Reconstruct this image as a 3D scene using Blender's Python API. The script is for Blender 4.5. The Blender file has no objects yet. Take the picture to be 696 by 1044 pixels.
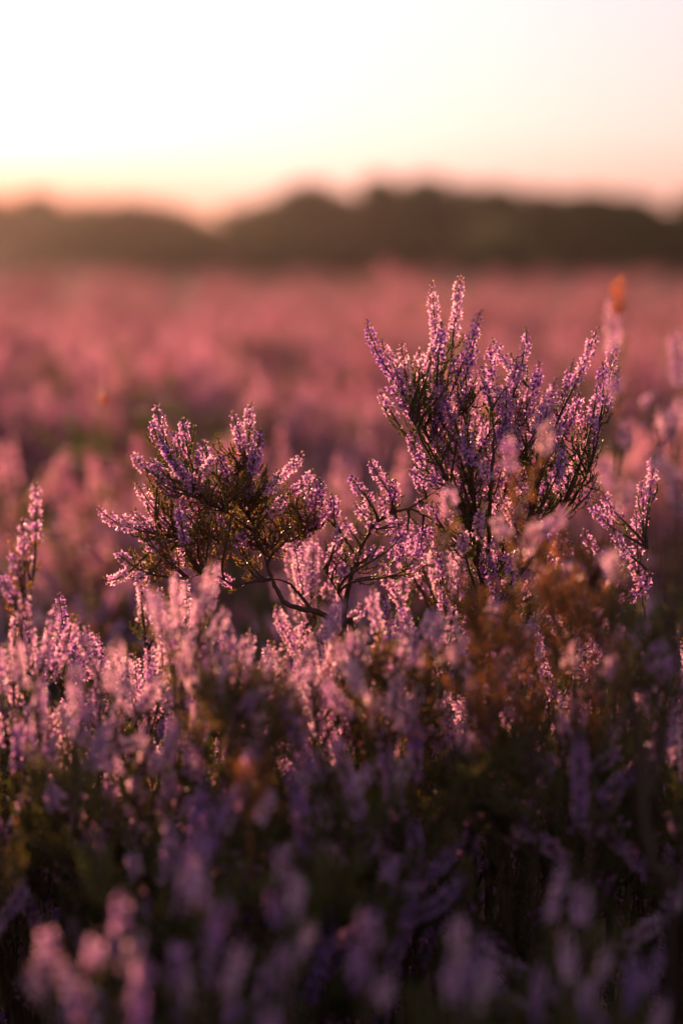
import bpy, math, random
import numpy as np
from mathutils import Vector
R = math.radians
rng = np.random.default_rng(11)
random.seed(11)
scene = bpy.context.scene
COL = scene.collection

# ------------------------------------------------------------------ camera
FPX, W0, H0, HORIZON = 2903.0, 696.0, 1044.0, 250.0
CAM = np.array([0.0, 0.0, 0.66])
PITCH = math.atan((H0 / 2 - HORIZON) / FPX)
FWD = np.array([0, math.cos(PITCH), -math.sin(PITCH)])
UP = np.array([0, math.sin(PITCH), math.cos(PITCH)])
RIGHT = np.array([1.0, 0, 0])
FOCUS = 1.80
def at(px, py, d):
    return CAM + d * (FWD + (px - W0 / 2) / FPX * RIGHT + (H0 / 2 - py) / FPX * UP)
def project(p):
    q = np.asarray(p) - CAM
    d = q @ FWD
    return W0 / 2 + FPX * (q @ RIGHT) / d, H0 / 2 - FPX * (q @ UP) / d, d

cd = bpy.data.cameras.new('camera')
cam = bpy.data.objects.new('camera', cd); COL.objects.link(cam)
cam.location = CAM; cam.rotation_euler = (math.pi / 2 - PITCH, 0, 0)
cd.sensor_fit = 'HORIZONTAL'; cd.sensor_width = 24.0
cd.lens = 24.0 * FPX / W0
cd.clip_start = 0.02; cd.clip_end = 6000
cd.dof.use_dof = True; cd.dof.focus_distance = FOCUS; cd.dof.aperture_fstop = 4.0
scene.camera = cam

# ------------------------------------------------------------------ sky, sun, exposure
SUN_AZ, SUN_EL = R(-15.0), R(3.0)
world = bpy.data.worlds.new('World'); scene.world = world; world.use_nodes = True
nt = world.node_tree
sky = nt.nodes.new('ShaderNodeTexSky'); sky.sky_type = 'NISHITA'; sky.sun_disc = False
sky.sun_elevation = SUN_EL; sky.sun_rotation = SUN_AZ
sky.altitude = 0; sky.air_density = 1.0; sky.dust_density = 2.2; sky.ozone_density = 1.4
bg = nt.nodes['Background']; bg.inputs[1].default_value = 0.15
# thin high veil: the sky is paler than clear air, warmest down at the horizon
hs = nt.nodes.new('ShaderNodeHueSaturation'); hs.inputs['Saturation'].default_value = 0.80
ga = nt.nodes.new('ShaderNodeGamma'); ga.inputs[1].default_value = 0.52; nt.links.new(sky.outputs[0], ga.inputs[0]); nt.links.new(ga.outputs[0], hs.inputs['Color'])
tc = nt.nodes.new('ShaderNodeTexCoord'); sx = nt.nodes.new('ShaderNodeSeparateXYZ'); nt.links.new(tc.outputs['Generated'], sx.inputs[0])
cr = nt.nodes.new('ShaderNodeValToRGB'); nt.links.new(sx.outputs[2], cr.inputs[0]); E = cr.color_ramp.elements
for _ in range(3): E.new(0.5)
for k, (p_, c_) in enumerate([(0.0, (.88, .56, .62)), (0.018, (1.02, .74, 1.15)), (0.04, (1.15, .91, 1.42)), (0.12, (1.20, .97, 1.38)), (0.4, (1.05, .92, 1.02))]):
    E[k].position = p_; E[k].color = (*c_, 1)
mu = nt.nodes.new('ShaderNodeMix'); mu.data_type = 'RGBA'; mu.blend_type = 'MULTIPLY'; mu.inputs[0].default_value = 1
nt.links.new(hs.outputs[0], mu.inputs[6]); nt.links.new(cr.outputs[0], mu.inputs[7]); 
# the orange glow stays low and close to where the sun goes down
gx = nt.nodes.new('ShaderNodeMapRange'); gx.inputs[1].default_value = -0.02; gx.inputs[2].default_value = -0.13; nt.links.new(sx.outputs[0], gx.inputs[0])
gzz = nt.nodes.new('ShaderNodeMapRange'); gzz.inputs[1].default_value = 0.036; gzz.inputs[2].default_value = 0.010; nt.links.new(sx.outputs[2], gzz.inputs[0])
gm = nt.nodes.new('ShaderNodeMath'); gm.operation = 'MULTIPLY'; nt.links.new(gx.outputs[0], gm.inputs[0]); nt.links.new(gzz.outputs[0], gm.inputs[1])
m2 = nt.nodes.new('ShaderNodeMix'); m2.data_type = 'RGBA'; m2.blend_type = 'MULTIPLY'; nt.links.new(gm.outputs[0], m2.inputs[0])
nt.links.new(mu.outputs[2], m2.inputs[6]); m2.inputs[7].default_value = (.75, .40, .22, 1); nt.links.new(m2.outputs[2], bg.inputs[0])
sd = bpy.data.lights.new('sun', 'SUN'); sd.energy = 5.0; sd.angle = R(0.55); sd.color = (1.0, 0.46, 0.28)
sun = bpy.data.objects.new('sun', sd); COL.objects.link(sun)
SDIR = Vector((math.sin(SUN_AZ) * math.cos(SUN_EL), math.cos(SUN_AZ) * math.cos(SUN_EL), math.sin(SUN_EL)))
sun.rotation_euler = SDIR.to_track_quat('Z', 'Y').to_euler()
sun.location = (-20, 60, 30)
vs = scene.view_settings
vs.view_transform = 'Standard'; vs.look = 'None'; vs.gamma = 1.0; vs.use_curve_mapping = False
vs.exposure = 1.27
cy = scene.cycles
cy.max_bounces = 6; cy.diffuse_bounces = 3; cy.transmission_bounces = 4; cy.glossy_bounces = 2
cy.volume_bounces = 1; cy.use_denoising = True; cy.caustics_reflective = False; cy.caustics_refractive = False
cy.sample_clamp_indirect = 4.0

# ------------------------------------------------------------------ materials
def ramp(nt, fac, stops):
    r = nt.nodes.new('ShaderNodeValToRGB'); e = r.color_ramp.elements
    while len(e) < len(stops): e.new(0.5)
    for k, (p, c) in enumerate(stops):
        e[k].position = p; e[k].color = (*c, 1)
    nt.links.new(fac, r.inputs[0]); return r.outputs[0]
def organic(name, stops, trans=0.45, rough=0.5, spec=0.3, rnd=0.25, noise=0.0, nscale=300, tboost=1.0):
    """plant tissue: a colour ramp read by the 'tint' attribute plus a little per-object variation, part of the light passes through"""
    m = bpy.data.materials.new(name); m.use_nodes = True; t = m.node_tree; t.nodes.clear()
    out = t.nodes.new('ShaderNodeOutputMaterial')
    a = t.nodes.new('ShaderNodeAttribute'); a.attribute_name = 'tint'
    oi = t.nodes.new('ShaderNodeObjectInfo')
    ma = t.nodes.new('ShaderNodeMath'); ma.operation = 'MULTIPLY_ADD'
    t.links.new(oi.outputs['Random'], ma.inputs[0]); ma.inputs[1].default_value = rnd; t.links.new(a.outputs['Fac'], ma.inputs[2])
    fac = ma.outputs[0]
    if noise:
        n = t.nodes.new('ShaderNodeTexNoise'); n.inputs['Scale'].default_value = nscale
        g = t.nodes.new('ShaderNodeTexCoord'); t.links.new(g.outputs['Object'], n.inputs['Vector'])
        mb = t.nodes.new('ShaderNodeMath'); mb.operation = 'MULTIPLY_ADD'
        t.links.new(n.outputs[0], mb.inputs[0]); mb.inputs[1].default_value = noise; t.links.new(fac, mb.inputs[2]); fac = mb.outputs[0]
    sb = t.nodes.new('ShaderNodeMath'); sb.operation = 'SUBTRACT'; t.links.new(fac, sb.inputs[0]); sb.inputs[1].default_value = (rnd + noise) / 2
    c = ramp(t, sb.outputs[0], stops)
    p = t.nodes.new('ShaderNodeBsdfPrincipled'); t.links.new(c, p.inputs['Base Color'])
    p.inputs['Roughness'].default_value = rough; p.inputs['Specular IOR Level'].default_value = spec
    if trans:
        tr = t.nodes.new('ShaderNodeBsdfTranslucent'); t.links.new(c, tr.inputs['Color'])
        mx = t.nodes.new('ShaderNodeMixShader'); mx.inputs[0].default_value = trans
        t.links.new(p.outputs[0], mx.inputs[1]); t.links.new(tr.outputs[0], mx.inputs[2])
        t.links.new(mx.outputs[0], out.inputs[0])
    else:
        t.links.new(p.outputs[0], out.inputs[0])
    return m
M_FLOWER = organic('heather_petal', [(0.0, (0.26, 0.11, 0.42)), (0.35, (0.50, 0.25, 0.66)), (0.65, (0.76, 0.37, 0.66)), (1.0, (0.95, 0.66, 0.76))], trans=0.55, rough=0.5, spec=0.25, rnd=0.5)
M_FIELD = organic('far_heather_petal', [(0.0, (0.26, 0.09, 0.22)), (0.35, (0.44, 0.15, 0.31)), (0.65, (0.62, 0.22, 0.36)), (1.0, (0.76, 0.38, 0.48))], trans=0.5, rough=0.6, spec=0.15, rnd=0.5)
M_LEAF = organic('heather_leaf', [(0.0, (0.050, 0.095, 0.018)), (0.45, (0.12, 0.16, 0.030)), (0.8, (0.24, 0.19, 0.04)), (1.0, (0.50, 0.20, 0.05))], trans=0.55, rough=0.45, spec=0.35, rnd=0.35)
M_WOOD = organic('heather_wood', [(0.0, (0.030, 0.017, 0.012)), (0.5, (0.085, 0.045, 0.030)), (1.0, (0.20, 0.11, 0.08))], trans=0.0, rough=0.75, spec=0.25, rnd=0.2, noise=0.7, nscale=420)
M_DRY = organic('dry_tip', [(0.0, (0.75, 0.22, 0.04)), (1.0, (0.90, 0.36, 0.07))], trans=0.5, rnd=0.2)
M_TREE = organic('tree_leaf', [(0.0, (0.028, 0.060, 0.012)), (0.5, (0.060, 0.115, 0.022)), (1.0, (0.10, 0.15, 0.030))], trans=0.30, rough=0.5, rnd=0.25)
M_BARK = organic('tree_bark', [(0.0, (0.04, 0.028, 0.02)), (1.0, (0.12, 0.09, 0.07))], trans=0.0, rough=0.9, rnd=0.2, noise=0.8, nscale=6)
M_FLUFF = organic('seed_fluff', [(0.0, (0.80, 0.62, 0.50)), (1.0, (0.9, 0.8, 0.7))], trans=0.6, rnd=0.1)

def ground_material():
    m = bpy.data.materials.new('heath_soil'); m.use_nodes = True; t = m.node_tree
    p = t.nodes['Principled BSDF']; p.inputs['Roughness'].default_value = 0.95; p.inputs['Specular IOR Level'].default_value = 0.1
    g = t.nodes.new('ShaderNodeTexCoord')
    n = t.nodes.new('ShaderNodeTexNoise'); n.inputs['Scale'].default_value = 0.35; n.inputs['Detail'].default_value = 9; n.inputs['Roughness'].default_value = 0.7
    t.links.new(g.outputs['Object'], n.inputs['Vector'])
    c = ramp(t, n.outputs[0], [(0.25, (0.020, 0.016, 0.009)), (0.45, (0.06, 0.035, 0.024)), (0.6, (0.12, 0.052, 0.055)), (0.8, (0.06, 0.06, 0.022))])
    t.links.new(c, p.inputs['Base Color'])
    n2 = t.nodes.new('ShaderNodeTexNoise'); n2.inputs['Scale'].default_value = 60; n2.inputs['Detail'].default_value = 6
    t.links.new(g.outputs['Object'], n2.inputs['Vector'])
    b = t.nodes.new('ShaderNodeBump'); b.inputs['Distance'].default_value = 0.02; b.inputs['Strength'].default_value = 0.8
    t.links.new(n2.outputs[0], b.inputs['Height']); t.links.new(b.outputs[0], p.inputs['Normal'])
    return m
M_GROUND = ground_material()

# ------------------------------------------------------------------ mesh accumulator (all quads)
class Acc:
    def __init__(s): s.v = []; s.f = []; s.t = []; s.m = []; s.n = 0
    def add(s, v, f, tint, mat=0):
        v = np.asarray(v, float).reshape(-1, 3); f = np.asarray(f, int).reshape(-1, 4)
        s.v.append(v); s.f.append(f + s.n); s.t.append(np.broadcast_to(np.asarray(tint, float), (len(v),)).copy())
        s.m.append(np.full(len(f), mat)); s.n += len(v)
    def merge(s, o, matmap=None):
        if not o.n: return
        f = np.concatenate(o.f) + s.n; mm = np.concatenate(o.m)
        if matmap: mm = np.array([matmap[int(k)] for k in range(max(matmap) + 1)])[mm]
        s.v.append(np.concatenate(o.v)); s.f.append(f); s.t.append(np.concatenate(o.t)); s.m.append(mm); s.n += sum(len(x) for x in o.v)
    def mesh(s, name, mats, origin=None, smooth=False):
        v = np.concatenate(s.v); f = np.concatenate(s.f)
        if origin is not None: v = v - np.asarray(origin)
        me = bpy.data.meshes.new(name)
        me.vertices.add(len(v)); me.vertices.foreach_set('co', v.astype(np.float32).ravel())
        me.loops.add(f.size); me.loops.foreach_set('vertex_index', f.astype(np.int32).ravel())
        me.polygons.add(len(f)); me.polygons.foreach_set('loop_start', np.arange(0, f.size, 4, dtype=np.int32))
        me.polygons.foreach_set('material_index', np.concatenate(s.m).astype(np.int32))
        if smooth: me.polygons.foreach_set('use_smooth', np.ones(len(f), bool))
        me.update(calc_edges=True)
        a = me.attributes.new('tint', 'FLOAT', 'POINT'); a.data.foreach_set('value', np.concatenate(s.t).astype(np.float32))
        for m in mats: me.materials.append(m)
        return me

def link(name, data, parent=None, loc=(0, 0, 0)):
    o = bpy.data.objects.new(name, data); COL.objects.link(o); o.location = loc
    if parent: o.parent = parent
    return o
def tag(o, label=None, cat=None, group=None, kind=None):
    if label: o['label'] = label
    if cat: o['category'] = cat
    if group: o['group'] = group
    if kind: o['kind'] = kind
    return o

def norm(a): return a / np.maximum(np.linalg.norm(a, axis=-1, keepdims=True), 1e-9)
def frames(tan, hint=None):
    """n tangents -> (n,3,3) columns x, y, z=tangent"""
    z = norm(tan)
    h = np.tile(np.array([0.0, 1.0, 0.0]), (len(z), 1)) if hint is None else hint
    h = np.where(np.abs((h * z).sum(1, keepdims=True)) > 0.95, np.array([1.0, 0, 0.0]), h)
    x = norm(np.cross(h, z)); y = np.cross(z, x)
    return np.stack([x, y, z], axis=2)
def tube(acc, pts, rad, sides=6, tint=0.5, mat=0, knobby=0.0):
    pts = np.asarray(pts, float); n = len(pts)
    rad = np.broadcast_to(np.asarray(rad, float), (n,)).copy()
    tan = np.gradient(pts, axis=0); F = frames(tan)
    a = np.arange(sides) * 2 * math.pi / sides
    ring = np.stack([np.cos(a), np.sin(a), 0 * a], 1)
    rr = rad[:, None] * (1 + knobby * rng.normal(size=(n, sides)))
    v = pts[:, None, :] + np.einsum('nij,kj->nki', F, ring) * rr[:, :, None]
    i = np.arange(n - 1)[:, None] * sides; k = np.arange(sides)[None]
    k2 = (k + 1) % sides
    f = np.stack([i + k, i + k2, i + sides + k2, i + sides + k], -1)
    acc.add(v, f, tint, mat)
def bez(p0, p1, p2, p3, n):
    t = np.linspace(0, 1, n)[:, None]
    return (1-t)**3*p0 + 3*(1-t)**2*t*p1 + 3*(1-t)*t*t*p2 + t**3*p3
def resample(pts, ds):
    seg = np.linalg.norm(np.diff(pts, axis=0), axis=1); s = np.concatenate([[0], np.cumsum(seg)])
    n = max(int(s[-1] / ds), 4); q = np.linspace(0, s[-1], n)
    return np.stack([np.interp(q, s, pts[:, k]) for k in range(3)], 1), s[-1]
def smooth_line(pts, n=8, jit=0.0):
    """Catmull-Rom through the points"""
    P = np.asarray(pts, float); P = np.concatenate([[2*P[0]-P[1]], P, [2*P[-1]-P[-2]]]); out = []
    for k in range(1, len(P) - 2):
        t = np.linspace(0, 1, n, endpoint=False)[:, None]
        a, b, c, d = P[k-1], P[k], P[k+1], P[k+2]
        out.append(0.5*((2*b)+(-a+c)*t+(2*a-5*b+4*c-d)*t*t+(-a+3*b-3*c+d)*t**3))
    out.append(P[-2][None]); q = np.concatenate(out)
    if jit: q[1:-1] += rng.normal(size=q[1:-1].shape) * jit
    return q

# ------------------------------------------------------------------ flower and leaf templates
def petal_template(count, length, width, open_deg, curl_deg, twist=0.0, tint=0.5, fine=True):
    vs, fs, ts = [], [], []
    for k in range(count):
        a = 2 * math.pi * k / count + twist; ca, sa = math.cos(a), math.sin(a)
        def P(r, z, w): return (r*ca - w*sa, r*sa + w*ca, z)
        o1 = math.radians(open_deg); o2 = math.radians(open_deg + curl_deg)
        h = 0.55 * length
        m = (0.10*length + h*math.sin(o1), h*math.cos(o1))
        t = (m[0] + (length-h)*math.sin(o2), m[1] + (length-h)*math.cos(o2))
        b = len(vs)
        if fine:
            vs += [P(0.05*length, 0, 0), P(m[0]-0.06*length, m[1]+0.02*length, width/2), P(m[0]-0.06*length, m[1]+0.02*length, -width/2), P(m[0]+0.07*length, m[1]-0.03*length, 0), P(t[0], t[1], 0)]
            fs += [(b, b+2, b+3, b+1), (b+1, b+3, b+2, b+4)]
            ts += [tint-0.35, tint, tint, tint-0.15, tint+0.42]  # paler tip and darker base put rim light into the petal colour
        else:
            vs += [P(0.05*length, 0, 0), P(m[0], m[1], width/2), P(t[0], t[1], 0), P(m[0], m[1], -width/2)]
            fs += [(b, b+1, b+2, b+3)]; ts += [tint-0.2, tint, tint+0.2, tint]
    return vs, fs, ts
def combine(parts):
    V, F, T = [], [], []
    for v, f, t in parts:
        b = len(V); V += v; F += [tuple(i+b for i in q) for q in f]; T += t
    return np.array(V), np.array(F), np.array(T)
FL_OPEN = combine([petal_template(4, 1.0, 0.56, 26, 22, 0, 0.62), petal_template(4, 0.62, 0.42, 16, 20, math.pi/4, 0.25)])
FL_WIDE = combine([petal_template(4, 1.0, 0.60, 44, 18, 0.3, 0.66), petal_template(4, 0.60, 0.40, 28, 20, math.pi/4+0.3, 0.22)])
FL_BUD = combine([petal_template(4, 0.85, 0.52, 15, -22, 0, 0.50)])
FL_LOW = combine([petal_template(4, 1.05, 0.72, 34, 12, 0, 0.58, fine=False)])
LEAF = (np.array([(0, 0, 0), (0.17, 0.05, 0.5), (0, 0, 1.0), (-0.17, 0.05, 0.5)]), np.array([(0, 1, 2, 3)]), np.array([0.0, 0.05, 0.2, 0.05]))
STAM = (np.array([(0.035, 0, 0.3), (-0.035, 0, 0.3), (-0.03, 0, 1.25), (0.03, 0, 1.25)]), np.array([(0, 1, 2, 3)]), np.array([0.5]*4))

def scatter(acc, tmpl, pos, dirs, size, tint, mat):
    V, F, T = tmpl; n = len(pos)
    if n == 0: return
    Fr = frames(dirs, norm(rng.normal(size=(n, 3))))
    v = pos[:, None] + np.einsum('nij,kj->nki', Fr, V) * np.asarray(size).reshape(-1, 1, 1)
    f = F[None] + (np.arange(n) * len(V))[:, None, None]
    acc.add(v, f, (T[None] + np.broadcast_to(np.asarray(tint, float).ravel(), (n,))[:, None]).ravel(), mat)

def along(pts, s_frac):
    n = len(pts) - 1; q = np.clip(s_frac, 0, 1) * n; i = np.minimum(q.astype(int), n - 1); u = (q - i)[:, None]
    p = pts[i] * (1-u) + pts[i+1] * u
    return p, norm(pts[np.minimum(i+1, n)] - pts[i])

def flower_spike(pts, hi=True, base_tint=0.0, fat=1.0, dens=1.0):
    """one flowering spike along the polyline (base to tip): materials 0 petals, 1 leaves / stalk"""
    acc = Acc(); pts, L = resample(pts, 0.002)
    tube(acc, pts, np.linspace(0.0006, 0.0003, len(pts)), 4 if hi else 3, 0.55, 1)
    step = (0.00088 if hi else 0.0021) / dens
    n = max(int(L / step), 5)
    s = (np.arange(n) + 0.5 + rng.uniform(-0.4, 0.4, n)) / n
    keep = rng.random(n) < np.where(s < 0.12, 0.6, 0.93); s = s[keep]; n = len(s)
    p, t = along(pts, s)
    az = np.arange(n) * 2.39996 + rng.normal(size=n) * 0.35
    F = frames(t); out = np.cos(az)[:, None]*F[:, :, 0] + np.sin(az)[:, None]*F[:, :, 1]
    tipness = np.clip((s - 0.80) / 0.20, 0, 1)
    el = np.radians(8 + 55 * tipness + rng.normal(size=n) * 20)
    d = norm(out * np.cos(el)[:, None] + t * np.sin(el)[:, None] + np.array([0, 0, -0.22]))
    size = (0.0032 if hi else 0.0050) * fat * (1 - 0.45 * tipness) * rng.uniform(0.78, 1.18, n)
    ped = (0.0012 + 0.0010 * rng.random(n)) * (1 - 0.6*tipness) * fat
    pos = p + out * ped[:, None]
    tint = base_tint + rng.normal(size=n) * 0.12
    if hi:
        k = rng.random(n); bud = (tipness > 0.35) | (k < 0.10); wide = (~bud) & (k > 0.55); op = ~(bud | wide)
        for mk, T in ((bud, FL_BUD), (wide, FL_WIDE), (op, FL_OPEN)):
            scatter(acc, T, pos[mk], d[mk], size[mk], tint[mk], 0)
        mk = (~bud) & (rng.random(n) < 0.55); scatter(acc, STAM, pos[mk], d[mk], size[mk], 0.45 + 0*tint[mk], 1)
        m = int(L / 0.0016)  # little green bracts between the bells
        s2 = rng.random(m); p2, t2 = along(pts, s2); r2 = norm(np.cross(t2, rng.normal(size=(m, 3))))
        scatter(acc, LEAF, p2, norm(r2 + t2 * 0.8), rng.uniform(0.0016, 0.0027, m), rng.uniform(0.3, 0.8, m), 1)
        p3 = np.repeat(pts[-1:], 5, 0); scatter(acc, LEAF, p3, norm((pts[-1]-pts[-3])[None]*300 + rng.normal(size=(5, 3))*0.5), np.full(5, 0.0022), rng.uniform(0.3, 0.8, 5), 1)
    else:
        scatter(acc, FL_LOW, pos, d, size, tint, 0)
    return acc

def leafy(acc, pts, spacing=0.0011, size=0.0024, tint=0.4, mat=0):
    pts, L = resample(pts, 0.002); n = int(L / spacing)
    if n < 2: return
    s = rng.random(n); p, t = along(pts, s); r = norm(np.cross(t, rng.normal(size=(n, 3))))
    scatter(acc, LEAF, p, norm(r * 0.75 + t), rng.uniform(0.7, 1.3, n) * size, tint + rng.normal(size=n) * 0.16, mat)

def shoot_below(wood, leaf, pts, r0=0.0011, hi=True, tint=0.4, side=1.0):
    """the stalk under a spike with its scale leaves and short leafy side shoots"""
    q, L = resample(pts, 0.004)
    tube(wood, q, np.linspace(r0, 0.0006, len(q)), 5 if hi else 3, np.linspace(0.35, 0.75, len(q)).repeat(5 if hi else 3), 0)
    cut = int(len(q) * 0.25)
    if len(q) - cut > 3: leafy(leaf, q[cut:], 0.0009 if hi else 0.0030, 0.0024 if hi else 0.0052, tint)
    m = int(L / (0.007 if hi else 0.018) * side)
    for _ in range(m):
        k = int(rng.integers(cut, max(len(q) - 1, cut + 1))); b = q[k]; t = norm(q[min(k+1, len(q)-1)] - q[max(k-1, 0)])
        r = norm(np.cross(t, rng.normal(size=3))); l = rng.uniform(0.005, 0.012) if hi else rng.uniform(.008, .018)
        e = b + (r * 0.75 + t * 0.8 + np.array([0, 0, 0.35])) * l
        c = bez(b, b + r*l*0.5, e - np.array([0, 0, l*0.4]), e, 7)
        if hi: tube(wood, c, 0.00035, 3, 0.7, 0)
        leafy(leaf, c, 0.00045 if hi else 0.0026, 0.0023 if hi else 0.0050, tint + rng.normal() * 0.08)

# ------------------------------------------------------------------ a plant from its woody skeleton and the tips of its spikes
def make_plant(name, root, skeleton, tips, hi=True, base_tint=0.0, leaf_tint=0.4, parts=True, lift=0.5, side=1.0, spike_dens=1.0, fat=1.0, wood_k=0.62, leaf_from=0.45, upr=0.62):
    """skeleton: list of (points, r0, r1); tips: list of (tip, length of flower part, extra) ; returns (root object, children list)"""
    wood, leaf = Acc(), Acc(); nodes, ndir = [], []
    for pts, r0, r1 in skeleton:
        q = smooth_line(pts, 8 if hi else 4, jit=0.00025 if hi else 0.001)
        sides = 8 if hi else 4
        tube(wood, q, (r1*.5 + (r0 - r1*.5) * (1 - np.linspace(0, 1, len(q)))**.8) * wood_k, sides, np.linspace(0.25, 0.6, len(q)).repeat(sides), 0, knobby=0.08)
        if hi: leafy(leaf, q[int(len(q)*leaf_from):], 0.0010, 0.0022, leaf_tint + .1)
        k0 = int(len(q) * 0.35); nodes.append(q[k0:]); ndir.append(norm(np.gradient(q, axis=0))[k0:])
    nodes = np.concatenate(nodes); ndir = np.concatenate(ndir)
    spikes = []
    for tip, fl, node in tips:
        tip = np.asarray(tip, float)
        if node is None:
            dv = tip - nodes; dist = np.linalg.norm(dv, axis=1)
            cost = dist + np.where(dv[:, 2] < upr * dist, (upr*dist - dv[:, 2]) * 2.0, 0) + rng.random(len(dist)) * 0.015 + np.maximum(fl * 1.25 - dist, 0) * 3
            k = int(np.argmin(cost)); nd, nt_ = nodes[k], ndir[k]
        else:
            k = int(np.argmin(np.linalg.norm(nodes - np.asarray(node), axis=1))); nd, nt_ = nodes[k], ndir[k]
        D = np.linalg.norm(tip - nd); u = (tip - nd) / max(D, 1e-6)
        upv = np.array([0, 0, 1.0])
        endt = norm(u * (1 - lift) + upv * lift + rng.normal(size=3) * 0.07)
        st = norm(u * 0.75 + nt_ * 0.35 + rng.normal(size=3) * 0.15)
        c = bez(nd, nd + st * D * 0.36, tip - endt * D * 0.36, tip, 40)
        c[4:-1] += np.cumsum(rng.normal(size=(35, 3)) * 0.00012, axis=0)
        q, L = resample(c, 0.0015)
        if fl <= 0:
            shoot_below(wood, leaf, q, r0=.0008, hi=hi, tint=leaf_tint+.08, side=side*1.6); continue
        nf = max(int(fl / L * len(q)), 4); nf = min(nf, len(q) - 3)
        shoot_below(wood, leaf, q[:len(q) - nf + 2], hi=hi, tint=leaf_tint, side=side)
        spikes.append((q[len(q) - nf:], base_tint + rng.normal() * 0.10))
    root = np.asarray(root, float)
    if parts:
        o = link(name, None, loc=root); o.empty_display_size = 0.05
        kids = [link('woody_stem', wood.mesh('woody_stem', [M_WOOD], root, True), o), link('foliage', leaf.mesh('foliage', [M_LEAF], root), o)]
        for q, tt in spikes:
            a = flower_spike(q, hi, tt, fat, spike_dens)
            kids.append(link('flower_spike', a.mesh('flower_spike', [M_FLOWER, M_LEAF], q[0]), o, q[0] - root))
        return o, kids
    acc = Acc(); acc.merge(wood, {0: 2}); acc.merge(leaf, {0: 1})
    for q, tt in spikes: acc.merge(flower_spike(q, hi, tt, fat, spike_dens))
    o = link(name, acc.mesh(name, [M_FIELD, M_LEAF, M_WOOD], root), loc=root)
    return o, []

def ground_z(x, y):
    x = np.asarray(x, float); y = np.asarray(y, float)
    far = np.clip((y - 4) / 25, 0, 1)
    return 0.012*np.sin(x*5.1+1)*np.cos(y*4.3) - 1.25*np.clip((y-9)/150, 0, 1) + far*(0.07*np.sin(x*0.35+y*0.11+0.6)+0.09*np.sin(y*0.20+x*0.05+2.1)+0.07*np.sin(x*0.9-y*0.31) - .08)

# ------------------------------------------------------------------ the two sharp sprays and their neighbours, traced in their own depth
def P(px, py, dd=0.0, base=FOCUS): return at(px, py, base + dd)
def gz(p): return np.array([p[0], p[1], float(ground_z(p[0], p[1]))])

def depth_noise(s=0.02): return float(rng.normal() * s)

# right spray ------------------------------------------------
def companions(tips, n):
    out = []
    tips = [q for q in tips if q[0][2] > P(0, 545)[2]]
    for k in rng.permutation(len(tips))[:n]:
        t, l, nd = tips[k]
        out.append((t + np.array([rng.normal()*.008, rng.normal()*.016, -rng.uniform(.008, .028)]), l * rng.uniform(.6, .9), None))
    return out

def green(cx, cy, rx, ry, n, s=.02):
    out = []
    for _ in range(n):
        a = rng.uniform(0, 6.28); r = math.sqrt(rng.random())
        out.append((P(cx + rx*r*math.cos(a), cy + ry*r*math.sin(a), depth_noise(s)), 0.0, None))
    return out

def right_spray():
    base = gz(P(500, 700, 0.02))
    sk = [([base, P(497, 700, .0), P(492, 620, .0), P(486, 540, -.005), P(480, 480, -.01)], .0042, .0014),
          ([P(494, 650), P(508, 580, .01), P(515, 500, .01), P(520, 440, .015)], .0030, .0011),
          ([P(492, 600), P(474, 530, .01), P(462, 470, .015), P(450, 420, .015)], .0026, .0009),
          ([P(488, 560), P(462, 500, -.015), P(436, 455, -.02), P(415, 420, -.02)], .0022, .0008),
          ([P(500, 640), P(530, 570, -.01), P(548, 500, -.015), P(560, 445, -.015)], .0028, .0010),
          ([P(520, 600), P(560, 540, .015), P(588, 480, .02), P(600, 430, .02)], .0024, .0009),
          ([P(560, 540, .015), P(590, 500, .0), P(607, 455, .0), P(613, 415, .0)], .0018, .0008),
          ([P(474, 530, .01), P(448, 470, .0), P(425, 425, .01), P(405, 392, .01)], .0018, .0008),
          ([P(530, 570), P(535, 490, .02), P(536, 430, .02), P(538, 395, .02)], .0018, .0008),
          ([P(497, 580), P(500, 500, -.03), P(503, 440, -.035), P(498, 400, -.03)], .0024, .0009)]
    T = [(375,327,62),(387,398,36),(410,349,48),(427,356,42),(441,288,72),(470,281,62),(490,317,62),(442,363,50),(462,362,52),
         (521,362,58),(536,336,62),(549,369,52),(567,387,50),(584,367,58),(609,335,62),(625,343,70),(419,439,36),
         (415,398,34),(432,400,44),(455,408,50),(476,372,52),(500,352,56),(506,395,50),(478,430,50),(530,400,58),(545,425,50),(562,432,52),
         (590,400,44),(600,425,40),(575,455,44),(520,455,42),(455,455,40),(437,432,36),(498,455,46),(540,465,44),(585,480,36),(405,372,36),
         (395,362,40),(450,330,40),(483,345,40),(515,395,45),(555,400,45),(470,480,36),(608,395,42),(466,398,48),(488,405,50),
         (448,385,44),(535,372,50),(527,425,50),(496,425,48),(512,470,40),(556,475,40),(462,440,42),(440,470,30),(610,484,30),(572,420,46),(594,452,40)]
    tips = [(P(x, y, depth_noise(.028)), l * 0.00062 * rng.uniform(1.05, 1.3), P(492 + (x-492)*.62, max(y + 95 + abs(x-492)*.25, 400))) for x, y, l in T]
    tips += companions(tips, 36)
    for x, y, l in [(475,500,40),(490,520,44),(505,500,40),(520,510,40),(470,540,30),(535,500,40),(495,560,34),(515,555,34)]: tips.append((P(x, y, depth_noise(.03)), l*.00062, None))
    tips += green(500, 490, 62, 95, 40) + green(492, 610, 60, 60, 26) + green(470, 420, 60, 60, 14) + green(570, 470, 35, 50, 12)
    o, k = make_plant('heather_bush', base, sk, tips, True, 0.10, 0.5, lift=0.5, side=0.9, upr=0.82)
    tag(o, 'tall sharp fan-shaped spray of purple heather, the larger of the two in focus', 'heather', 'heather sprays in sharp focus')
right_spray()

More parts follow.
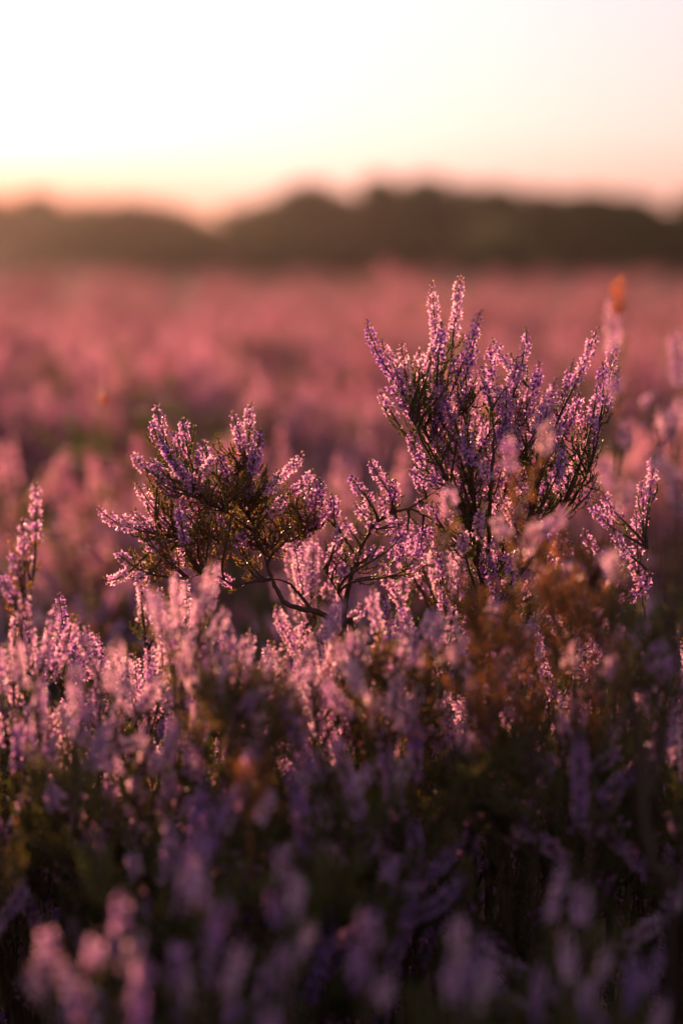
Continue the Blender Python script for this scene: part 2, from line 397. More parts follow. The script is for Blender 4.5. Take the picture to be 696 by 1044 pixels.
def left_spray():
    base = gz(P(372, 720, 0.03))
    sk = [([base, P(362, 690, .02), P(346, 648, .01), P(330, 627), P(308, 621), P(292, 616), P(281, 600), P(276, 586), P(270, 568), P(264, 550), P(256, 532), P(243, 515, .004)], .0036, .0013),
          ([P(277, 590), P(268, 592, -.004), P(252, 594, -.008), P(240, 598, -.01), P(228, 590, -.015)], .0020, .0008),
          ([P(320, 624), P(303, 604, .006), P(296, 596, .008), P(284, 591, .01), P(268, 592, .01)], .0019, .0009),
          ([P(264, 550), P(275, 556, .004), P(290, 553, .006), P(307, 547, .01), P(322, 540, .012)], .0016, .0006),
          ([P(256, 532), P(250, 505, .01), P(252, 480, .012)], .0013, .0007),
          ([P(262, 545), P(230, 522, -.01), P(200, 505, -.016), P(180, 480, -.018)], .0015, .0007),
          ([P(264, 555), P(232, 550, .006), P(195, 548, .01), P(160, 545, .012)], .0015, .0006),
          ([P(240, 598), P(215, 585, -.01), P(190, 590, -.012)], .0011, .0005)]
    T = [(160,412,36),(162,444,44),(186,427,28),(135,463,34),(137,492,44),(100,518,44),(124,525,26),(237,421,44),(256,411,52),(266,438,44),
         (222,463,38),(284,483,30),(308,462,40),(216,496,34),(133,588,24),(107,589,30),(178,470,42),(190,490,40),(172,500,40),
         (150,515,36),(205,515,30),(165,540,32),(190,455,34),(178,440,34),(205,480,36),(152,468,30),(196,525,30),(150,555,26),(180,560,28),(225,520,24),
         (248,440,40),(260,455,36),(243,468,30),(212,540,26),(140,545,26),(170,575,22),(318,480,30),(300,500,26),(206,450,24),(160,490,30),(186,512,30)]
    tips = [(P(x, y, depth_noise(.022)), l * 0.00062 * rng.uniform(1.0, 1.25), P(245 + (x-245)*.55, 545 + (y-545)*.42)) for x, y, l in T]
    tips += companions(tips, 26)
    tips += green(243, 520, 42, 40, 24) + green(190, 520, 60, 45, 16) + green(250, 480, 25, 35, 14) + green(300, 525, 28, 18, 12)
    # twigs that hang or arch below
    tips += [(P(237, 552, -.02), .016, P(262, 545)), (P(303, 558, .0), .020, P(307, 547)), (P(322, 508, .0), .022, P(322, 540)), (P(331, 520, .01), .02, P(322, 540))]
    o, k = make_plant('heather_bush', base, sk, tips, True, 0.14, 0.6, lift=0.42, side=1.25)
    tag(o, 'sharp leaning spray of pink-purple heather on a bare curved twig, left of the middle', 'heather', 'heather sprays in sharp focus')
left_spray()

def low_branch():
    base = gz(P(352, 730, 0.06))
    sk = [([base, P(350, 690, .03), P(352, 620, .01), P(358, 588), P(365, 569), P(374, 545), P(386, 532), P(402, 522), P(416, 519)], .0030, .0012),
          ([P(398, 524), P(416, 519, -.003), P(432, 525, -.004), P(447, 536, -.006), P(458, 544, -.008)], .0013, .0007),
          ([P(416, 519), P(430, 510, .006), P(445, 500, .01)], .0010, .0006),
          ([P(365, 569), P(348, 545, .01), P(335, 530, .012), P(325, 515, .014)], .0014, .0007),
          ([P(352, 620), P(342, 600, -.01), P(330, 580, -.015)], .0014, .0007)]
    T = [(377,470,38),(394,488,28),(425,482,28),(362,514,28),(326,489,40),(338,505,34),(350,530,30),(403,490,26),(372,500,26),(345,560,36),(355,575,30),
         (330,560,30),(370,560,24),(440,512,24),(452,520,22),(410,545,24),(392,505,26),(385,555,24),(430,540,24)]
    tips = [(P(x, y, depth_noise(.02)), l * 0.00062, None) for x, y, l in T]; tips += companions(tips, 14)
    tips += [(P(411, 575, -.01), .026, P(418, 520)), (P(424, 570, .01), .028, P(432, 525)), (P(442, 565, .0), .022, P(450, 538)), (P(398, 572, .0), .02, P(402, 522))]
    o, k = make_plant('heather_bush', base, sk, tips, True, 0.08, 0.5, lift=0.4, side=0.9)
    tag(o, 'low thin heather on an arching bare twig, between the two tall sharp sprays', 'heather', 'heather sprays in sharp focus')
low_branch()

def small_spray(name, root_px, d, T, label, group, tint=0.0, leaf_tint=0.45, rad=.0011, lift=0.55, hi=True, fat=1.0, s=.012, side=0.8):
    base = gz(at(root_px[0], root_px[1], d)); sc = d / FPX
    top = T[0]; mx = np.mean([t[0] for t in T]); low = max(t[1] for t in T) + 90
    sk = [([base, at(root_px[0], root_px[1], d), at((root_px[0]+mx)/2, (root_px[1]+low)/2, d), at(mx, low, d)], rad*1.5, rad*0.7)]
    for t in T[:]:
        if rng.random() < .6 or t is T[0]:
            sk.append(([at((root_px[0]+mx)/2, (root_px[1]+low)/2, d), at((mx+t[0])/2, low, d+rng.normal()*s*.5), at((mx*.3+t[0]*.7), t[1]+t[2]+45, d+rng.normal()*s)], rad*.8, rad*.45))
    tips = [(at(x, y, d + float(rng.normal()*s)), l*sc, None) for x, y, l in T]
    o, k = make_plant(name, base, sk, tips, hi, tint, leaf_tint, lift=lift, side=side, fat=fat)
    tag(o, label, 'heather', group); return o, k

small_spray('heather_bush', (640, 720), 1.83, [(668,464,50),(655,490,50),(641,560,60),(634,585,50),(648,520,50),(612,500,40),(604,512,40),(625,540,40),(596,540,40),(688,640,40),(662,585,40)],
            'sharp upright heather sprigs near the right edge, right of the tall fan-shaped spray', 'heather sprays in sharp focus', 0.0, 0.35)
small_spray('heather_bush', (560, 760), 1.80, [(500,545,38),(530,540,44),(556,520,40),(575,540,44),(545,585,44),(518,590,44),(570,600,40),(490,610,44),(590,610,40)],
            'heather sprigs growing at the foot of the tall fan-shaped spray', 'heather sprays in sharp focus', 0.0, 0.5)
small_spray('heather_bush', (484, 820), 1.76, [(470,575,40),(452,600,44),(498,570,44),(482,620,48),(512,600,44),(460,640,48),(500,650,48),(526,640,48),(476,660,44),(440,640,44),(520,560,36),(448,560,36)],
            'heather with spikes hiding the bare stem of the tall fan-shaped spray', 'heather sprays in sharp focus', 0.1, 0.5)
small_spray('heather_bush', (100, 780), 1.77, [(60,605,55),(78,640,50),(100,648,44),(110,670,44),(48,640,50),(30,660,50),(88,668,40),(125,700,40),(70,690,46),(20,625,44)],
            'nearly sharp heather clump with curved spikes at the left edge, below the smaller spray', 'heather sprays in sharp focus', 0.05, 0.4)
small_spray('heather_bush', (14, 700), 1.66, [(36,492,62),(24,530,50),(2,585,40),(12,560,40),(26,600,44),(16,600,0),(20,570,0),(24,560,0)],
            'lone curved heather sprig standing up at the left edge', 'single blurred heather sprigs', 0.25, 0.6)
o, k = small_spray('heather_bush', (600, 860), 1.40, [(629,300,66),(627,388,30),(637,425,40),(614,470,46),(640,490,44),(622,560,40),(606,600,0),(640,600,0)],
            'tallest blurred heather sprig with an orange tip, standing in front of the right side', 'single blurred heather sprigs', 0.34, 0.6, s=.010)
tipo = at(630, 306, 1.40); a = Acc()
pp = tipo + rng.normal(size=(26, 3)) * np.array([.0012, .0012, .0045]); scatter(a, FL_BUD, pp, norm(rng.normal(size=(26, 3)) + [0, 0, 2]), rng.uniform(.003, .0048, 26), 0.5, 0)
ch = link('dry_tip', a.mesh('dry_tip', [M_DRY], tipo), o, tipo - np.array(o.location)); ch['label'] = 'orange dry tip'
small_spray('heather_bush', (700, 800), 1.42, [(690,335,60),(676,412,44),(700,400,60),(668,455,50),(688,480,60),(660,400,24)],
            'blurred pale heather sprig cut by the right edge', 'single blurred heather sprigs', 0.42, 0.55, s=.02)
small_spray('heather_bush', (545, 880), 1.46, [(520,445,44),(560,430,40),(545,530,44),(508,530,36),(578,520,40),(530,590,0),(560,585,0),(500,600,0),(585,600,0),(545,560,0),(575,640,0),(520,640,0)],
            'blurred pink heather sprig crossing in front of the tall fan-shaped spray', 'single blurred heather sprigs', 0.35, 0.9, s=.02)
small_spray('heather_bush', (460, 850), 1.48, [(457,495,36),(440,620,44),(475,640,50),(425,650,40),(450,640,0),(470,600,0)],
            'blurred pink heather sprig left of the foot of the tall fan-shaped spray', 'single blurred heather sprigs', 0.4, 0.65, s=.02)
small_spray('heather_bush', (240, 850), 1.52, [(178,585,60),(200,600,60),(215,575,60),(228,618,50),(190,640,60),(155,600,60),(318,655,60),(350,610,60),(280,665,60),(225,660,60),(250,650,60)],
            'blurred bright pink heather in front of the curved bare twig', 'single blurred heather sprigs', 0.42, 0.5, s=.035)

def dark_twig():
    d = 1.45; base = gz(at(690, 1000, d))
    sk = [([base, at(684, 960, d), at(664, 880, d), at(655, 820, d), at(652, 760, d), at(642, 715, d), at(626, 698, d), at(606, 704, d), at(590, 722, d)], .0050, .0018),
          ([at(655, 820, d), at(672, 770, d+.02), at(680, 720, d+.03), at(676, 690, d+.03)], .0028, .0010),
          ([at(642, 715, d), at(632, 740, d-.02), at(618, 760, d-.03)], .0018, .0007)]
    tips = [(at(x, y, d + depth_noise(.02)), l, None) for x, y, l in [(676,650,.02),(690,668,.018),(600,690,0),(585,700,0),(640,690,0),(664,690,0),(612,735,0),(628,668,.015)]]
    o, k = make_plant('heather_bush', base, sk, tips, True, 0.1, 0.5, side=.5, wood_k=.9, leaf_from=.8)
    tag(o, 'blurred dark arching bare twig with few flowers, low at the right', 'heather', 'single blurred heather sprigs')
dark_twig()
for rx, dd, T, lab in [
    (215, 1.22, [(200,882,50),(232,915,60),(215,950,60),(180,960,50),(245,960,60)], 'big blurred pale lilac heather heads at the bottom, left of the centre'),
    (300, 1.24, [(288,866,46),(305,895,55),(278,905,50),(318,940,60),(290,960,60)], 'blurred tall pale lilac heather heads at the bottom near the centre'),
    (380, 1.17, [(372,925,50),(362,965,60),(395,990,50)], 'blurred brown-pink heather heads at the bottom just right of the centre'),
    (480, 1.20, [(470,935,70),(500,985,50),(462,985,50)], 'single big blurred lilac heather head at the bottom, right of the centre'),
    (60, 1.18, [(48,945,50),(98,955,44),(30,985,50),(75,1000,50),(60,975,50)], 'pair of blurred lilac heather heads in the bottom left corner'),
    (130, 1.22, [(122,912,44),(140,950,50),(150,985,50)], 'small blurred lilac heather head low at the left'),
    (585, 1.26, [(590,905,44),(575,950,60),(600,1000,50)], 'single blurred lilac heather head standing in the dark bottom right')]:
    small_spray('heather_bush', (rx, 1150), dd, T, lab, 'blurred heather heads along the bottom edge', 0.18, 0.4, s=.012)
small_spray('heather_bush', (70, 1000), 1.50, [(15,650,60),(40,690,60),(60,720,60),(90,705,60),(110,735,60),(135,690,60),(75,665,60),(150,740,60),(20,740,60),(120,650,60),(165,690,60),(180,730,60)],
            'bright blurred sunlit pink heather in the left of the middle band', 'single blurred heather sprigs', 0.45, 0.5, s=.045)
small_spray('heather_bush', (390, 1000), 1.52, [(330,690,60),(355,665,60),(380,700,60),(405,680,60),(430,700,60),(300,700,60),(370,640,60),(260,700,60),(235,720,60),(415,650,50)],
            'blurred sunlit heather rising below the low bare twig in the centre', 'single blurred heather sprigs', 0.4, 0.7, s=.045)

def leafy_spray(root, d, region, n, sp_, label, lt, s_=.035):
    T = []
    for k in range(n):
        T.append((region[0] + rng.uniform(-1, 1)*region[2], region[1] + rng.uniform(-1, 1)*region[3], 0))
    for k in range(sp_):
        T.append((region[0] + rng.uniform(-1, 1)*region[2], region[1] + rng.uniform(-1.2, .5)*region[3], 40))
    small_spray('heather_bush', root, d, T, label, 'leafy shoots among the flowers', .3, lt, s=s_, side=1.6)
leafy_spray((590, 900), 1.55, (590, 615, 45, 70), 34, 7, 'rusty orange-brown leafy heather shoots blurred, right of the centre', 1.0)
leafy_spray((520, 900), 1.52, (510, 660, 45, 60), 28, 7, 'olive and rusty leafy shoots below the tall fan-shaped spray', .85)
leafy_spray((660, 950), 1.50, (660, 660, 40, 60), 44, 4, 'green leafy heather shoots at the right edge, above the arching twig', .55)
leafy_spray((400, 900), 1.60, (395, 700, 50, 50), 40, 6, 'golden green leafy shoots in the centre under the low bare twig', .7)
leafy_spray((262, 1000), 1.42, (262, 800, 16, 30), 14, 1, 'small rusty brown shoot in the dark green, left of the centre', 1.0)
leafy_spray((260, 950), 1.50, (250, 720, 60, 50), 40, 6, 'fresh green leafy shoots under the bright pink heather, left of the centre', .45)
leafy_spray((120, 1050), 1.52, (120, 840, 90, 75), 22, 24, 'dark green leafy shoots with dim lilac tips, lower left', .3)
leafy_spray((330, 1050), 1.50, (330, 850, 90, 75), 22, 24, 'dark green leafy shoots with dim lilac tips, lower middle', .3)
leafy_spray((560, 1050), 1.53, (560, 810, 90, 75), 30, 18, 'dark green leafy shoots in the lower right', .35)

for cx, d, top, lab in [(30, 1.66, 640, 'thin upright pink heather spikes in the lit band at the left edge'), (125, 1.70, 640, 'thin upright pink spikes in the lit band, under the left end of the smaller spray'),
                        (205, 1.64, 625, 'thin pink spikes in the lit band, right below the smaller spray'), (275, 1.70, 668, 'thin pink spikes in the lit band where the bare twig dips into the heather'),
                        (352, 1.66, 645, 'thin pink spikes in the lit band, under the gap between the sprays'), (415, 1.70, 620, 'thin pink spikes in the lit band, left of the foot of the tall spray'),
                        (325, 1.92, 560, 'soft pink spikes standing behind the bare twig, between the two sprays'), (425, 1.90, 548, 'pink spikes filling the gap at the left side of the tall spray'),
                        (175, 1.90, 592, 'pink spikes just behind and below the left part of the smaller spray'), (592, 1.78, 575, 'fairly sharp pink spikes at the right side of the foot of the tall spray'),
                        (500, 1.66, 650, 'thin pink spikes in the lit band, below the foot of the tall spray'), (665, 1.64, 640, 'thin upright pink heather spikes in the lit band, at the right edge')]:
    T = [(cx + rng.uniform(-48, 48), top + rng.uniform(-25, 95), rng.uniform(46, 80)) for _ in range(18)]
    small_spray('heather_bush', (cx, 960), d, T, lab, 'thin spikes in the sunlit band', .32, .45, s=.04, side=.9)

# ------------------------------------------------------------------ field plants
def field_proto(name, h, spread, n_tips, hi, parts, seed, tint=0.1, leaf_tint=0.35, fl=(0.03, 0.058)):
    global rng
    keep = rng; rng = np.random.default_rng(seed)
    root = np.zeros(3); sk = []
    ns = 6 if hi else 4
    for k in range(ns):
        a = 2*math.pi*k/ns + rng.uniform(-.4, .4); r = spread * rng.uniform(.25, .65)
        d = np.array([math.cos(a), math.sin(a), 0]); z = h * rng.uniform(.66, .80)
        sk.append(([root, d*r*.35 + [0, 0, z*.35], d*r*.8 + [0, 0, z*.7], d*r + [0, 0, z]], .0026, .0010))
    tips = []
    for k in range(n_tips):
        a = k*2.39996 + rng.uniform(-.3, .3); r = spread * math.sqrt((k+.5)/n_tips) * rng.uniform(.85, 1.1)
        z = h * (1 - .20*(r/spread)**2) * rng.uniform(.86, 1.06) if rng.random() < .62 else h * rng.uniform(.50, .85)
        tips.append((np.array([r*math.cos(a), r*math.sin(a), z]), rng.uniform(*fl), None))
    for k in range(34 if hi else 24):
        a = rng.uniform(0, 6.28); r = spread * math.sqrt(rng.random())
        tips.append((np.array([r*math.cos(a), r*math.sin(a), h * rng.uniform(.60, .93)]), 0.0, None))
    o, k = make_plant(name, root, sk, tips, hi, tint, leaf_tint, parts=parts, lift=0.62, side=1.9 if hi else 1.3)
    # deep leafy filler on the lower shoots
    rng = keep
    return o, k

def clear_of_heroes(x, y):
    return True

near_protos = [field_proto('heather_plant', h, s, n, True, True, sd, ti, lt) for h, s, n, sd, ti, lt in
               ((.41, .075, 21, 1, .10, .30), (.39, .080, 23, 2, -.02, .30), (.43, .070, 20, 3, .24, .40), (.37, .085, 14, 4, .05, .25), (.40, .075, 18, 5, .32, .45), (.42, .065, 12, 6, -.05, .30), (.385, .08, 19, 7, .18, .50))]
mid_protos = [field_proto('heather_clump', h, s, n, False, False, sd, ti, lt) for h, s, n, sd, ti, lt in
              ((.40, .11, 46, 21, .28, .35), (.37, .12, 44, 22, .14, .3), (.43, .10, 50, 23, .42, .4), (.35, .12, 24, 24, .0, .2))]
def copy_thing(o, kids):
    c = o.copy(); COL.objects.link(c)
    for k in kids:
        q = k.copy(); COL.objects.link(q); q.parent = c
    return c

used = set()
def put(protos, idx, x, y, sc, rz, lean=(0, 0)):
    o, kids = protos[idx]; key = o.name
    if key in used: o = copy_thing(o, kids)
    else: used.add(key)
    o.location = (x, y, float(ground_z(x, y))); o.rotation_euler = (lean[0], lean[1], rz); o.scale = (sc, sc, sc)
    return o

def zone(px):
    return 'left' if px < 232 else ('middle' if px < 464 else 'right')
NEAR, cells = [], 0
sp = 0.100
ys = np.arange(1.06, 2.75, sp)
for iy, y0 in enumerate(ys):
    hw = 0.125 * y0 + 0.09
    for x0 in np.arange(-hw, hw + 1e-6, sp):
        x = x0 + rng.uniform(-.035, .035) + (sp/2 if iy % 2 else 0); y = y0 + rng.uniform(-.035, .035)
        sc = rng.uniform(.92, 1.12)
        idx = int(rng.integers(len(near_protos))) if y > 1.42 or rng.random() < .35 else int(rng.choice([3, 5, 5, 4]))
        h = near_protos[idx][0]
        # keep the tops under the line the photograph shows
        hh = (.41, .39, .43, .37, .40, .42, .385)[idx] * 1.05
        lim = .37 if y < 1.38 else (.452 if y < 1.65 else (.415 if y < 2.0 else .39))
        if hh * sc > lim or 1.38 < y < 1.65: sc = lim / hh * rng.uniform(.92, 1.0)
        o = put(near_protos, idx, x, y, sc, rng.uniform(0, 6.28), (rng.normal()*.06, rng.normal()*.06))
        px, py, d = project((x, y, .36))
        z = zone(px)
        if y < 1.32: lab, g = f'blurred dim purple heather in the dark {z} foreground along the bottom edge', f'foreground heather, bottom {z}'
        elif y < 1.68: lab, g = f'slightly blurred heather with green shoots in the {z} of the lower half', f'heather below the sprays, {z}'
        elif y < 2.0: lab, g = f'fairly sharp sunlit pink heather at the foot of the sharp sprays, {z} part', f'heather at the foot of the sprays, {z}'
        else: lab, g = f'blurred heather just behind the sharp sprays, {z} part', f'heather behind the sprays, {z}'
        tag(o, lab, 'heather', g)

ys, y0 = [], 2.85
while y0 < 8.5:
    ys.append(y0); y0 += 0.15 + 0.022 * y0
for iy, y0 in enumerate(ys):
    sp2 = 0.17 + 0.020 * y0; hw = 0.125*y0 + 0.15
    for x0 in np.arange(-hw, hw + 1e-6, sp2):
        x = x0 + rng.uniform(-.5, .5)*sp2; y = y0 + rng.uniform(-.5, .5)*sp2
        ph = math.sin(x*4.1+y*1.7+.5) + math.sin(x*1.9-y*2.3+2) + rng.normal()*.4
        if ph < -1.5: continue
        sc = rng.uniform(.85, 1.1) * (1 + .07*ph) * (1 + .025*(y0-2.8))
        px, py, d = project((x, y, .4)); z = zone(px)
        o = put(mid_protos, int(np.clip(round(1.7 - ph*1.0 + rng.normal()*.4), 0, 3)), x, y, sc, rng.uniform(0, 6.28), (rng.normal()*.05, rng.normal()*.05))
        b = 'nearer' if y < 4.6 else 'farther'
        tag(o, f'soft out-of-focus pink heather clump in the {b} {z} of the field behind the sprays', 'heather', f'out-of-focus heather clumps, {b} {z}')

green_proto = field_proto('heather_clump', .40, .10, 4, False, False, 31, .1, .1)  # dark green clump, two copies added in place of a shaded gap at left
for px, top, d, k, lab in [(100, 345, 4.7, 2, 'tall soft pink heather mound in the left of the field, left one of three'), (160, 332, 4.9, 0, 'tall soft pink heather mound in the left of the field, middle one of three'), (212, 345, 4.6, 2, 'tall soft pink heather mound in the left of the field, right one of three'),
                           (125, 376, 3.1, -1, 'added dark green clump for the shaded gap below the three pink mounds, left one'), (152, 366, 3.2, -1, 'added dark green clump for the shaded gap below the three pink mounds, right one'), (560, 352, 5.2, -1, 'dark green blurred clump behind the tall fan-shaped spray'),
                           (395, 268, 9.5, 1, 'raised soft mauve heather mound in the far middle of the field')]:
    c = at(px, top, d); gzv = float(ground_z(c[0], c[1])); hh = (.40, .37, .43, .35, .40)[k]; ks = (c[2] - gzv) / hh
    o = put([green_proto], 0, c[0], c[1], 1, 1.0) if k < 0 else put(mid_protos, k, c[0], c[1], 1, 2.0)
    o.scale = (1.35, 1.35, ks); tag(o, lab, 'heather', 'mounds standing out of the field')

# the rest of the heath: nobody could count it
def heath_cover():
    pts, scl, rot, idx = [], [], [], []
    def fill(y0, y1, dens_fn, hw_fn, sc_fn, skip=None):
        y = y0
        while y < y1:
            s = dens_fn(y); hw = hw_fn(y)
            for x in np.arange(-hw, hw, s):
                xx = x + rng.uniform(-.45, .45)*s; yy = y + rng.uniform(-.45, .45)*s
                if skip and skip(xx, yy): continue
                pts.append((xx, yy, float(ground_z(xx, yy)))); k = sc_fn(yy) * rng.uniform(.75, 1.2)
                ph = math.sin(xx*1.3+yy*.37)+math.sin(xx*.31-yy*.9+1)+.7*math.sin(yy*.5+xx*2.1); scl.append((k, k, min(k, rng.uniform(.85, 1.2)) * (1 + .07*ph))); rot.append((rng.normal()*.05, rng.normal()*.05, rng.uniform(0, 6.28))); idx.append(int(np.clip(round(1.5 + ph*.9 + rng.normal()*.5), 0, 3)))
            y += s * .9
    # flanks beside the individually built plants
    fill(.3, 2.8, lambda y: .15, lambda y: .95, lambda y: .95, lambda x, y: abs(x) < 0.125*y + 0.13 + (.0 if y > .85 else 99))
    fill(2.8, 8.6, lambda y: .17+.03*y, lambda y: .22*y+1.0, lambda y: 1+.04*(y-2.8), lambda x, y: abs(x) < 0.125*y + 0.24)
    fill(8.6, 22, lambda y: .12+.034*y, lambda y: .2*y+1.5, lambda y: 1.1+.03*(y-8))
    fill(22, 80, lambda y: .2+.030*y, lambda y: .17*y+2, lambda y: 1.4+.014*(y-22))
    fill(80, 175, lambda y: .6+.025*y, lambda y: .16*y+4, lambda y: 2.2)
    me = bpy.data.meshes.new('heath_cover'); me.vertices.add(len(pts)); me.vertices.foreach_set('co', np.array(pts, np.float32).ravel())
    for n, ty, d, key in (('sc', 'FLOAT_VECTOR', scl, 'vector'), ('ro', 'FLOAT_VECTOR', rot, 'vector'), ('ix', 'INT', idx, 'value')):
        a = me.attributes.new(n, ty, 'POINT'); a.data.foreach_set(key, np.array(d, np.int32 if ty == 'INT' else np.float32).ravel())
    o = link('heath_cover', me); tag(o, kind='stuff', label='unbroken pink heather covering the heath out to the trees', cat='heather')
    g = bpy.data.node_groups.new('heath_cover', 'GeometryNodeTree')
    g.interface.new_socket('Geometry', in_out='INPUT', socket_type='NodeSocketGeometry'); g.interface.new_socket('Geometry', in_out='OUTPUT', socket_type='NodeSocketGeometry')
    N = g.nodes; i = N.new('NodeGroupInput'); u = N.new('NodeGroupOutput'); j = N.new('GeometryNodeJoinGeometry')
    for pr, _ in reversed(mid_protos):
        oi = N.new('GeometryNodeObjectInfo'); oi.inputs['Object'].default_value = pr; oi.inputs['As Instance'].default_value = True; oi.transform_space = 'ORIGINAL'
        g.links.new(oi.outputs['Geometry'], j.inputs[0])
    ip = N.new('GeometryNodeInstanceOnPoints'); ip.inputs['Pick Instance'].default_value = True
    m2p = N.new('GeometryNodeMeshToPoints'); g.links.new(i.outputs[0], m2p.inputs[0]); g.links.new(m2p.outputs[0], ip.inputs['Points']); g.links.new(j.outputs[0], ip.inputs['Instance'])
    for nm, ty, s in (('sc', 'FLOAT_VECTOR', 'Scale'), ('ro', 'FLOAT_VECTOR', 'Rotation'), ('ix', 'INT', 'Instance Index')):
        na = N.new('GeometryNodeInputNamedAttribute'); na.data_type = ty; na.inputs['Name'].default_value = nm
        g.links.new(na.outputs['Attribute'], ip.inputs[s])
    g.links.new(ip.outputs[0], u.inputs[0])
    md = o.modifiers.new('cover', 'NODES'); md.node_group = g
    print('cover points', len(pts))
heath_cover()

# ------------------------------------------------------------------ ground
def ground():
    def axis(a, b, fine): return np.unique(np.concatenate([np.linspace(-fine, fine, 61), np.sign(np.linspace(-1, 1, 81)) * fine + np.sign(np.linspace(-1, 1, 81)) * (np.abs(np.linspace(-1, 1, 81))**3) * (b - fine)]))
    xs = axis(0, 2500, 6); ysg = np.unique(np.concatenate([np.linspace(-8, 20, 113), np.geomspace(20, 5000, 120), -8 - np.geomspace(1, 400, 20)]))
    X, Y = np.meshgrid(xs, ysg); Z = ground_z(X, Y); n, m = X.shape
    v = np.stack([X, Y, Z], -1).reshape(-1, 3); i = np.arange(n-1)[:, None]*m; k = np.arange(m-1)[None]
    f = np.stack([i+k, i+k+1, i+m+k+1, i+m+k], -1).reshape(-1, 4)
    a = Acc(); a.add(v, f, 0.5); o = link('ground', a.mesh('ground', [M_GROUND], None, True)); tag(o, kind='structure')
ground()

# ------------------------------------------------------------------ trees along the skyline
def tree_mesh(seed, n_leaf=9000):
    """unit tree: height 1, crown radius about 0.5; trunk+limbs and crown as two meshes"""
    r = np.random.default_rng(seed); tr, cr = Acc(), Acc()
    top = np.array([r.normal()*.03, r.normal()*.03, .72])
    q = smooth_line([np.zeros(3), [r.normal()*.01, 0, .15], top*.6, top], 5); tube(tr, q, np.linspace(.035, .008, len(q)), 8, .4)
    cen = []
    for k in range(13):
        a = k*2.4 + r.uniform(-.4, .4); z = r.uniform(.18, .86); rad = .36*math.sqrt(max(1-((z-.45)/.52)**2, .05)) * r.uniform(.7, 1.15)
        c = np.array([rad*math.cos(a), rad*math.sin(a), z]); cen.append(c)
        b = q[min(int(len(q)*max(z-.12, .1)/.75), len(q)-1)]
        l = smooth_line([b, (b+c)/2 + [0, 0, -.02], c], 4); tube(tr, l, np.linspace(.012, .003, len(l)), 5, .4)
    cen.append(top); cen = np.array(cen)
    k = r.integers(0, len(cen), n_leaf); cs = r.uniform(.13, .21, len(cen))
    d = norm(r.normal(size=(n_leaf, 3))); pos = cen[k] + d * (cs[k] * r.random(n_leaf)**.4)[:, None] * np.array([1, 1, .8])
    pos[:, 2] = np.maximum(pos[:, 2], .05 + .05*r.random(n_leaf))
    scatter(cr, (np.array([(0, 0, 0), (.5, .1, .4), (0, 0, 1.), (-.5, .1, .4)]), np.array([(0, 1, 2, 3)]), np.zeros(4)), pos, norm(r.normal(size=(n_leaf, 3))), r.uniform(.026, .046, n_leaf), .5 + r.normal(size=n_leaf)*.2, 0)
    return tr.mesh('trunk', [M_BARK]), cr.mesh('crown', [M_TREE])
TM = [tree_mesh(s) for s in (5, 6, 7)]
def tree(px, top, wpx, d, label, k, group):
    x = (px - W0/2) / FPX * d; z0 = float(ground_z(x, d)) - 0.1
    h = CAM[2] + (HORIZON - top + 9) / FPX * d - z0; w = 1.5 * wpx / FPX * d
    o = link('tree', None, loc=(x, d, z0)); o.rotation_euler = (0, 0, random.uniform(0, 6.28)); o.scale = (w, w, h)
    link('trunk', TM[k][0], o); link('crown', TM[k][1], o); tag(o, label, 'tree', group)
GT = 'dark trees along the skyline'
TREES = [(8,204,85,180,'dark round tree at the left end of the skyline'), (62,203,80,188,'dark blurred tree on the skyline, second from the left end'), (118,209,70,195,'low dark tree on the skyline above the left part of the field'),
         (158,207,75,185,'dark bump of a tree just left of the dip in the skyline'), (212,224,66,215,'lowest tree, in the dip of the skyline'),
         (258,216,74,190,'dark tree just right of the dip in the skyline'), (300,205,95,180,'blurred tree on the left shoulder of the big dark dome'), (352,193,115,172,'broad green-black tree left of the peak of the skyline'),
         (415,184,112,165,'tallest broad tree, the peak of the dark skyline'), (470,191,100,172,'blurred tree on the right shoulder of the big dark dome'), (528,199,95,182,'dark tree right of the big dome, above the tallest sprig'),
         (585,200,90,190,'even-topped dark tree on the skyline between dome and right edge'), (640,201,95,186,'dark skyline tree above the orange-tipped sprig'), (695,202,95,180,'dark tree at the right end of the skyline')]
for i, (px, t, w, d, lab) in enumerate(TREES): tree(px, t, w, d, lab, i % 3, GT)
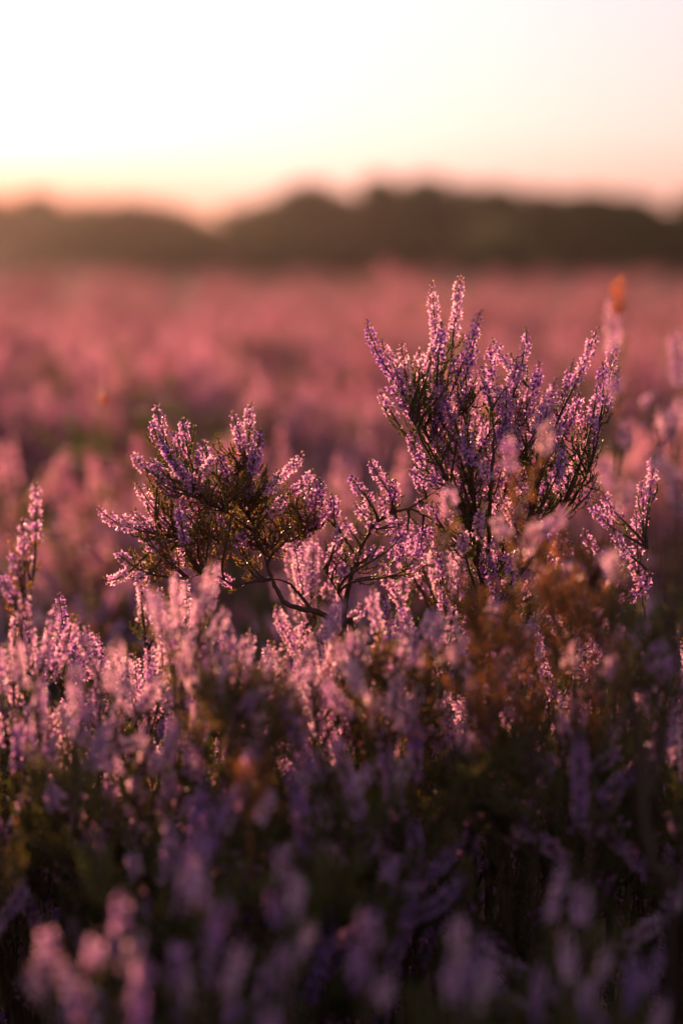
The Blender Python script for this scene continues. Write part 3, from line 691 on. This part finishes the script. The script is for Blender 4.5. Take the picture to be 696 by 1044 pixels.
# the wood behind, one mass
def wood():
    r = np.random.default_rng(3); a = Acc(); b = Acc(); n = 30000
    x = r.uniform(-70, 70, n); y = r.uniform(222, 236, n)
    prof = np.interp(x/229*FPX + W0/2, [-400, 0, 160, 215, 260, 330, 420, 500, 560, 700, 1100], [215, 212, 216, 230, 222, 205, 194, 206, 212, 215, 218])
    ht = (CAM[2] + 1.3 + (HORIZON - prof) / FPX * 226) * (1 + .05*np.sin(x*.9+1) + .03*np.sin(x*2.3))
    z = -1.3 + ht * r.random(n)**.8 * (1 - .25*((y-229)/7)**2)
    scatter(a, (np.array([(0, 0, 0), (.5, .1, .4), (0, 0, 1.), (-.5, .1, .4)]), np.array([(0, 1, 2, 3)]), np.zeros(4)), np.stack([x, y, z], 1), norm(r.normal(size=(n, 3))), r.uniform(.35, .7, n), .5+r.normal(size=n)*.2, 0)
    o = link('distant_wood', a.mesh('distant_wood', [M_TREE])); tag(o, 'far dark wood closing the heath behind the skyline trees', 'woodland', kind='stuff')
wood()

# ------------------------------------------------------------------ specks drifting in the light
def seed(px, py, d, r, label):
    p = at(px, py, d); a = Acc(); n = 9; dd = norm(rng.normal(size=(n, 3)))
    scatter(a, (np.array([(.03, 0, 0), (.02, 0, 1.), (-.02, 0, 1.), (-.03, 0, 0)]), np.array([(0, 1, 2, 3)]), np.full(4, .5)), np.zeros((n, 3)), dd, np.full(n, r), 0.0, 0)
    tube(a, [[0, 0, -r*.45], [0, 0, -r*.25], [0, 0, 0], [0, 0, r*.25], [0, 0, r*.45]], [r*.05, r*.3, r*.42, r*.3, r*.05], 8, .6, 1)
    o = link('drifting_seed', a.mesh('drifting_seed', [M_FLUFF, M_DRY]), loc=p); tag(o, label, 'seed', 'drifting seeds')
seed(105, 407, 2.3, .008, 'orange glowing speck of fluff drifting over the left of the field')
seed(432, 314, 2.5, .005, 'faint speck of fluff drifting just left of the top of the tall spray')

# ------------------------------------------------------------------ haze over the heath
def haze():
    m = bpy.data.materials.new('haze'); m.use_nodes = True; t = m.node_tree; t.nodes.clear()
    out = t.nodes.new('ShaderNodeOutputMaterial'); v = t.nodes.new('ShaderNodeVolumePrincipled')
    v.inputs['Color'].default_value = (.95, .9, .88, 1); v.inputs['Density'].default_value = 0.00006; v.inputs['Anisotropy'].default_value = 0.82
    t.links.new(v.outputs[0], out.inputs['Volume'])
    x0, x1, y0, y1, z0, z1 = -120, 120, -30, 260, -1.6, 9
    V = [(x, y, z) for z in (z0, z1) for y in (y0, y1) for x in (x0, x1)]
    F = [(0, 2, 3, 1), (4, 5, 7, 6), (0, 1, 5, 4), (2, 6, 7, 3), (0, 4, 6, 2), (1, 3, 7, 5)]
    a = Acc(); a.add(V, F, 0.5); o = link('haze', a.mesh('haze', [m])); tag(o, kind='stuff', label='thin warm evening haze over the heath', cat='haze')
haze()
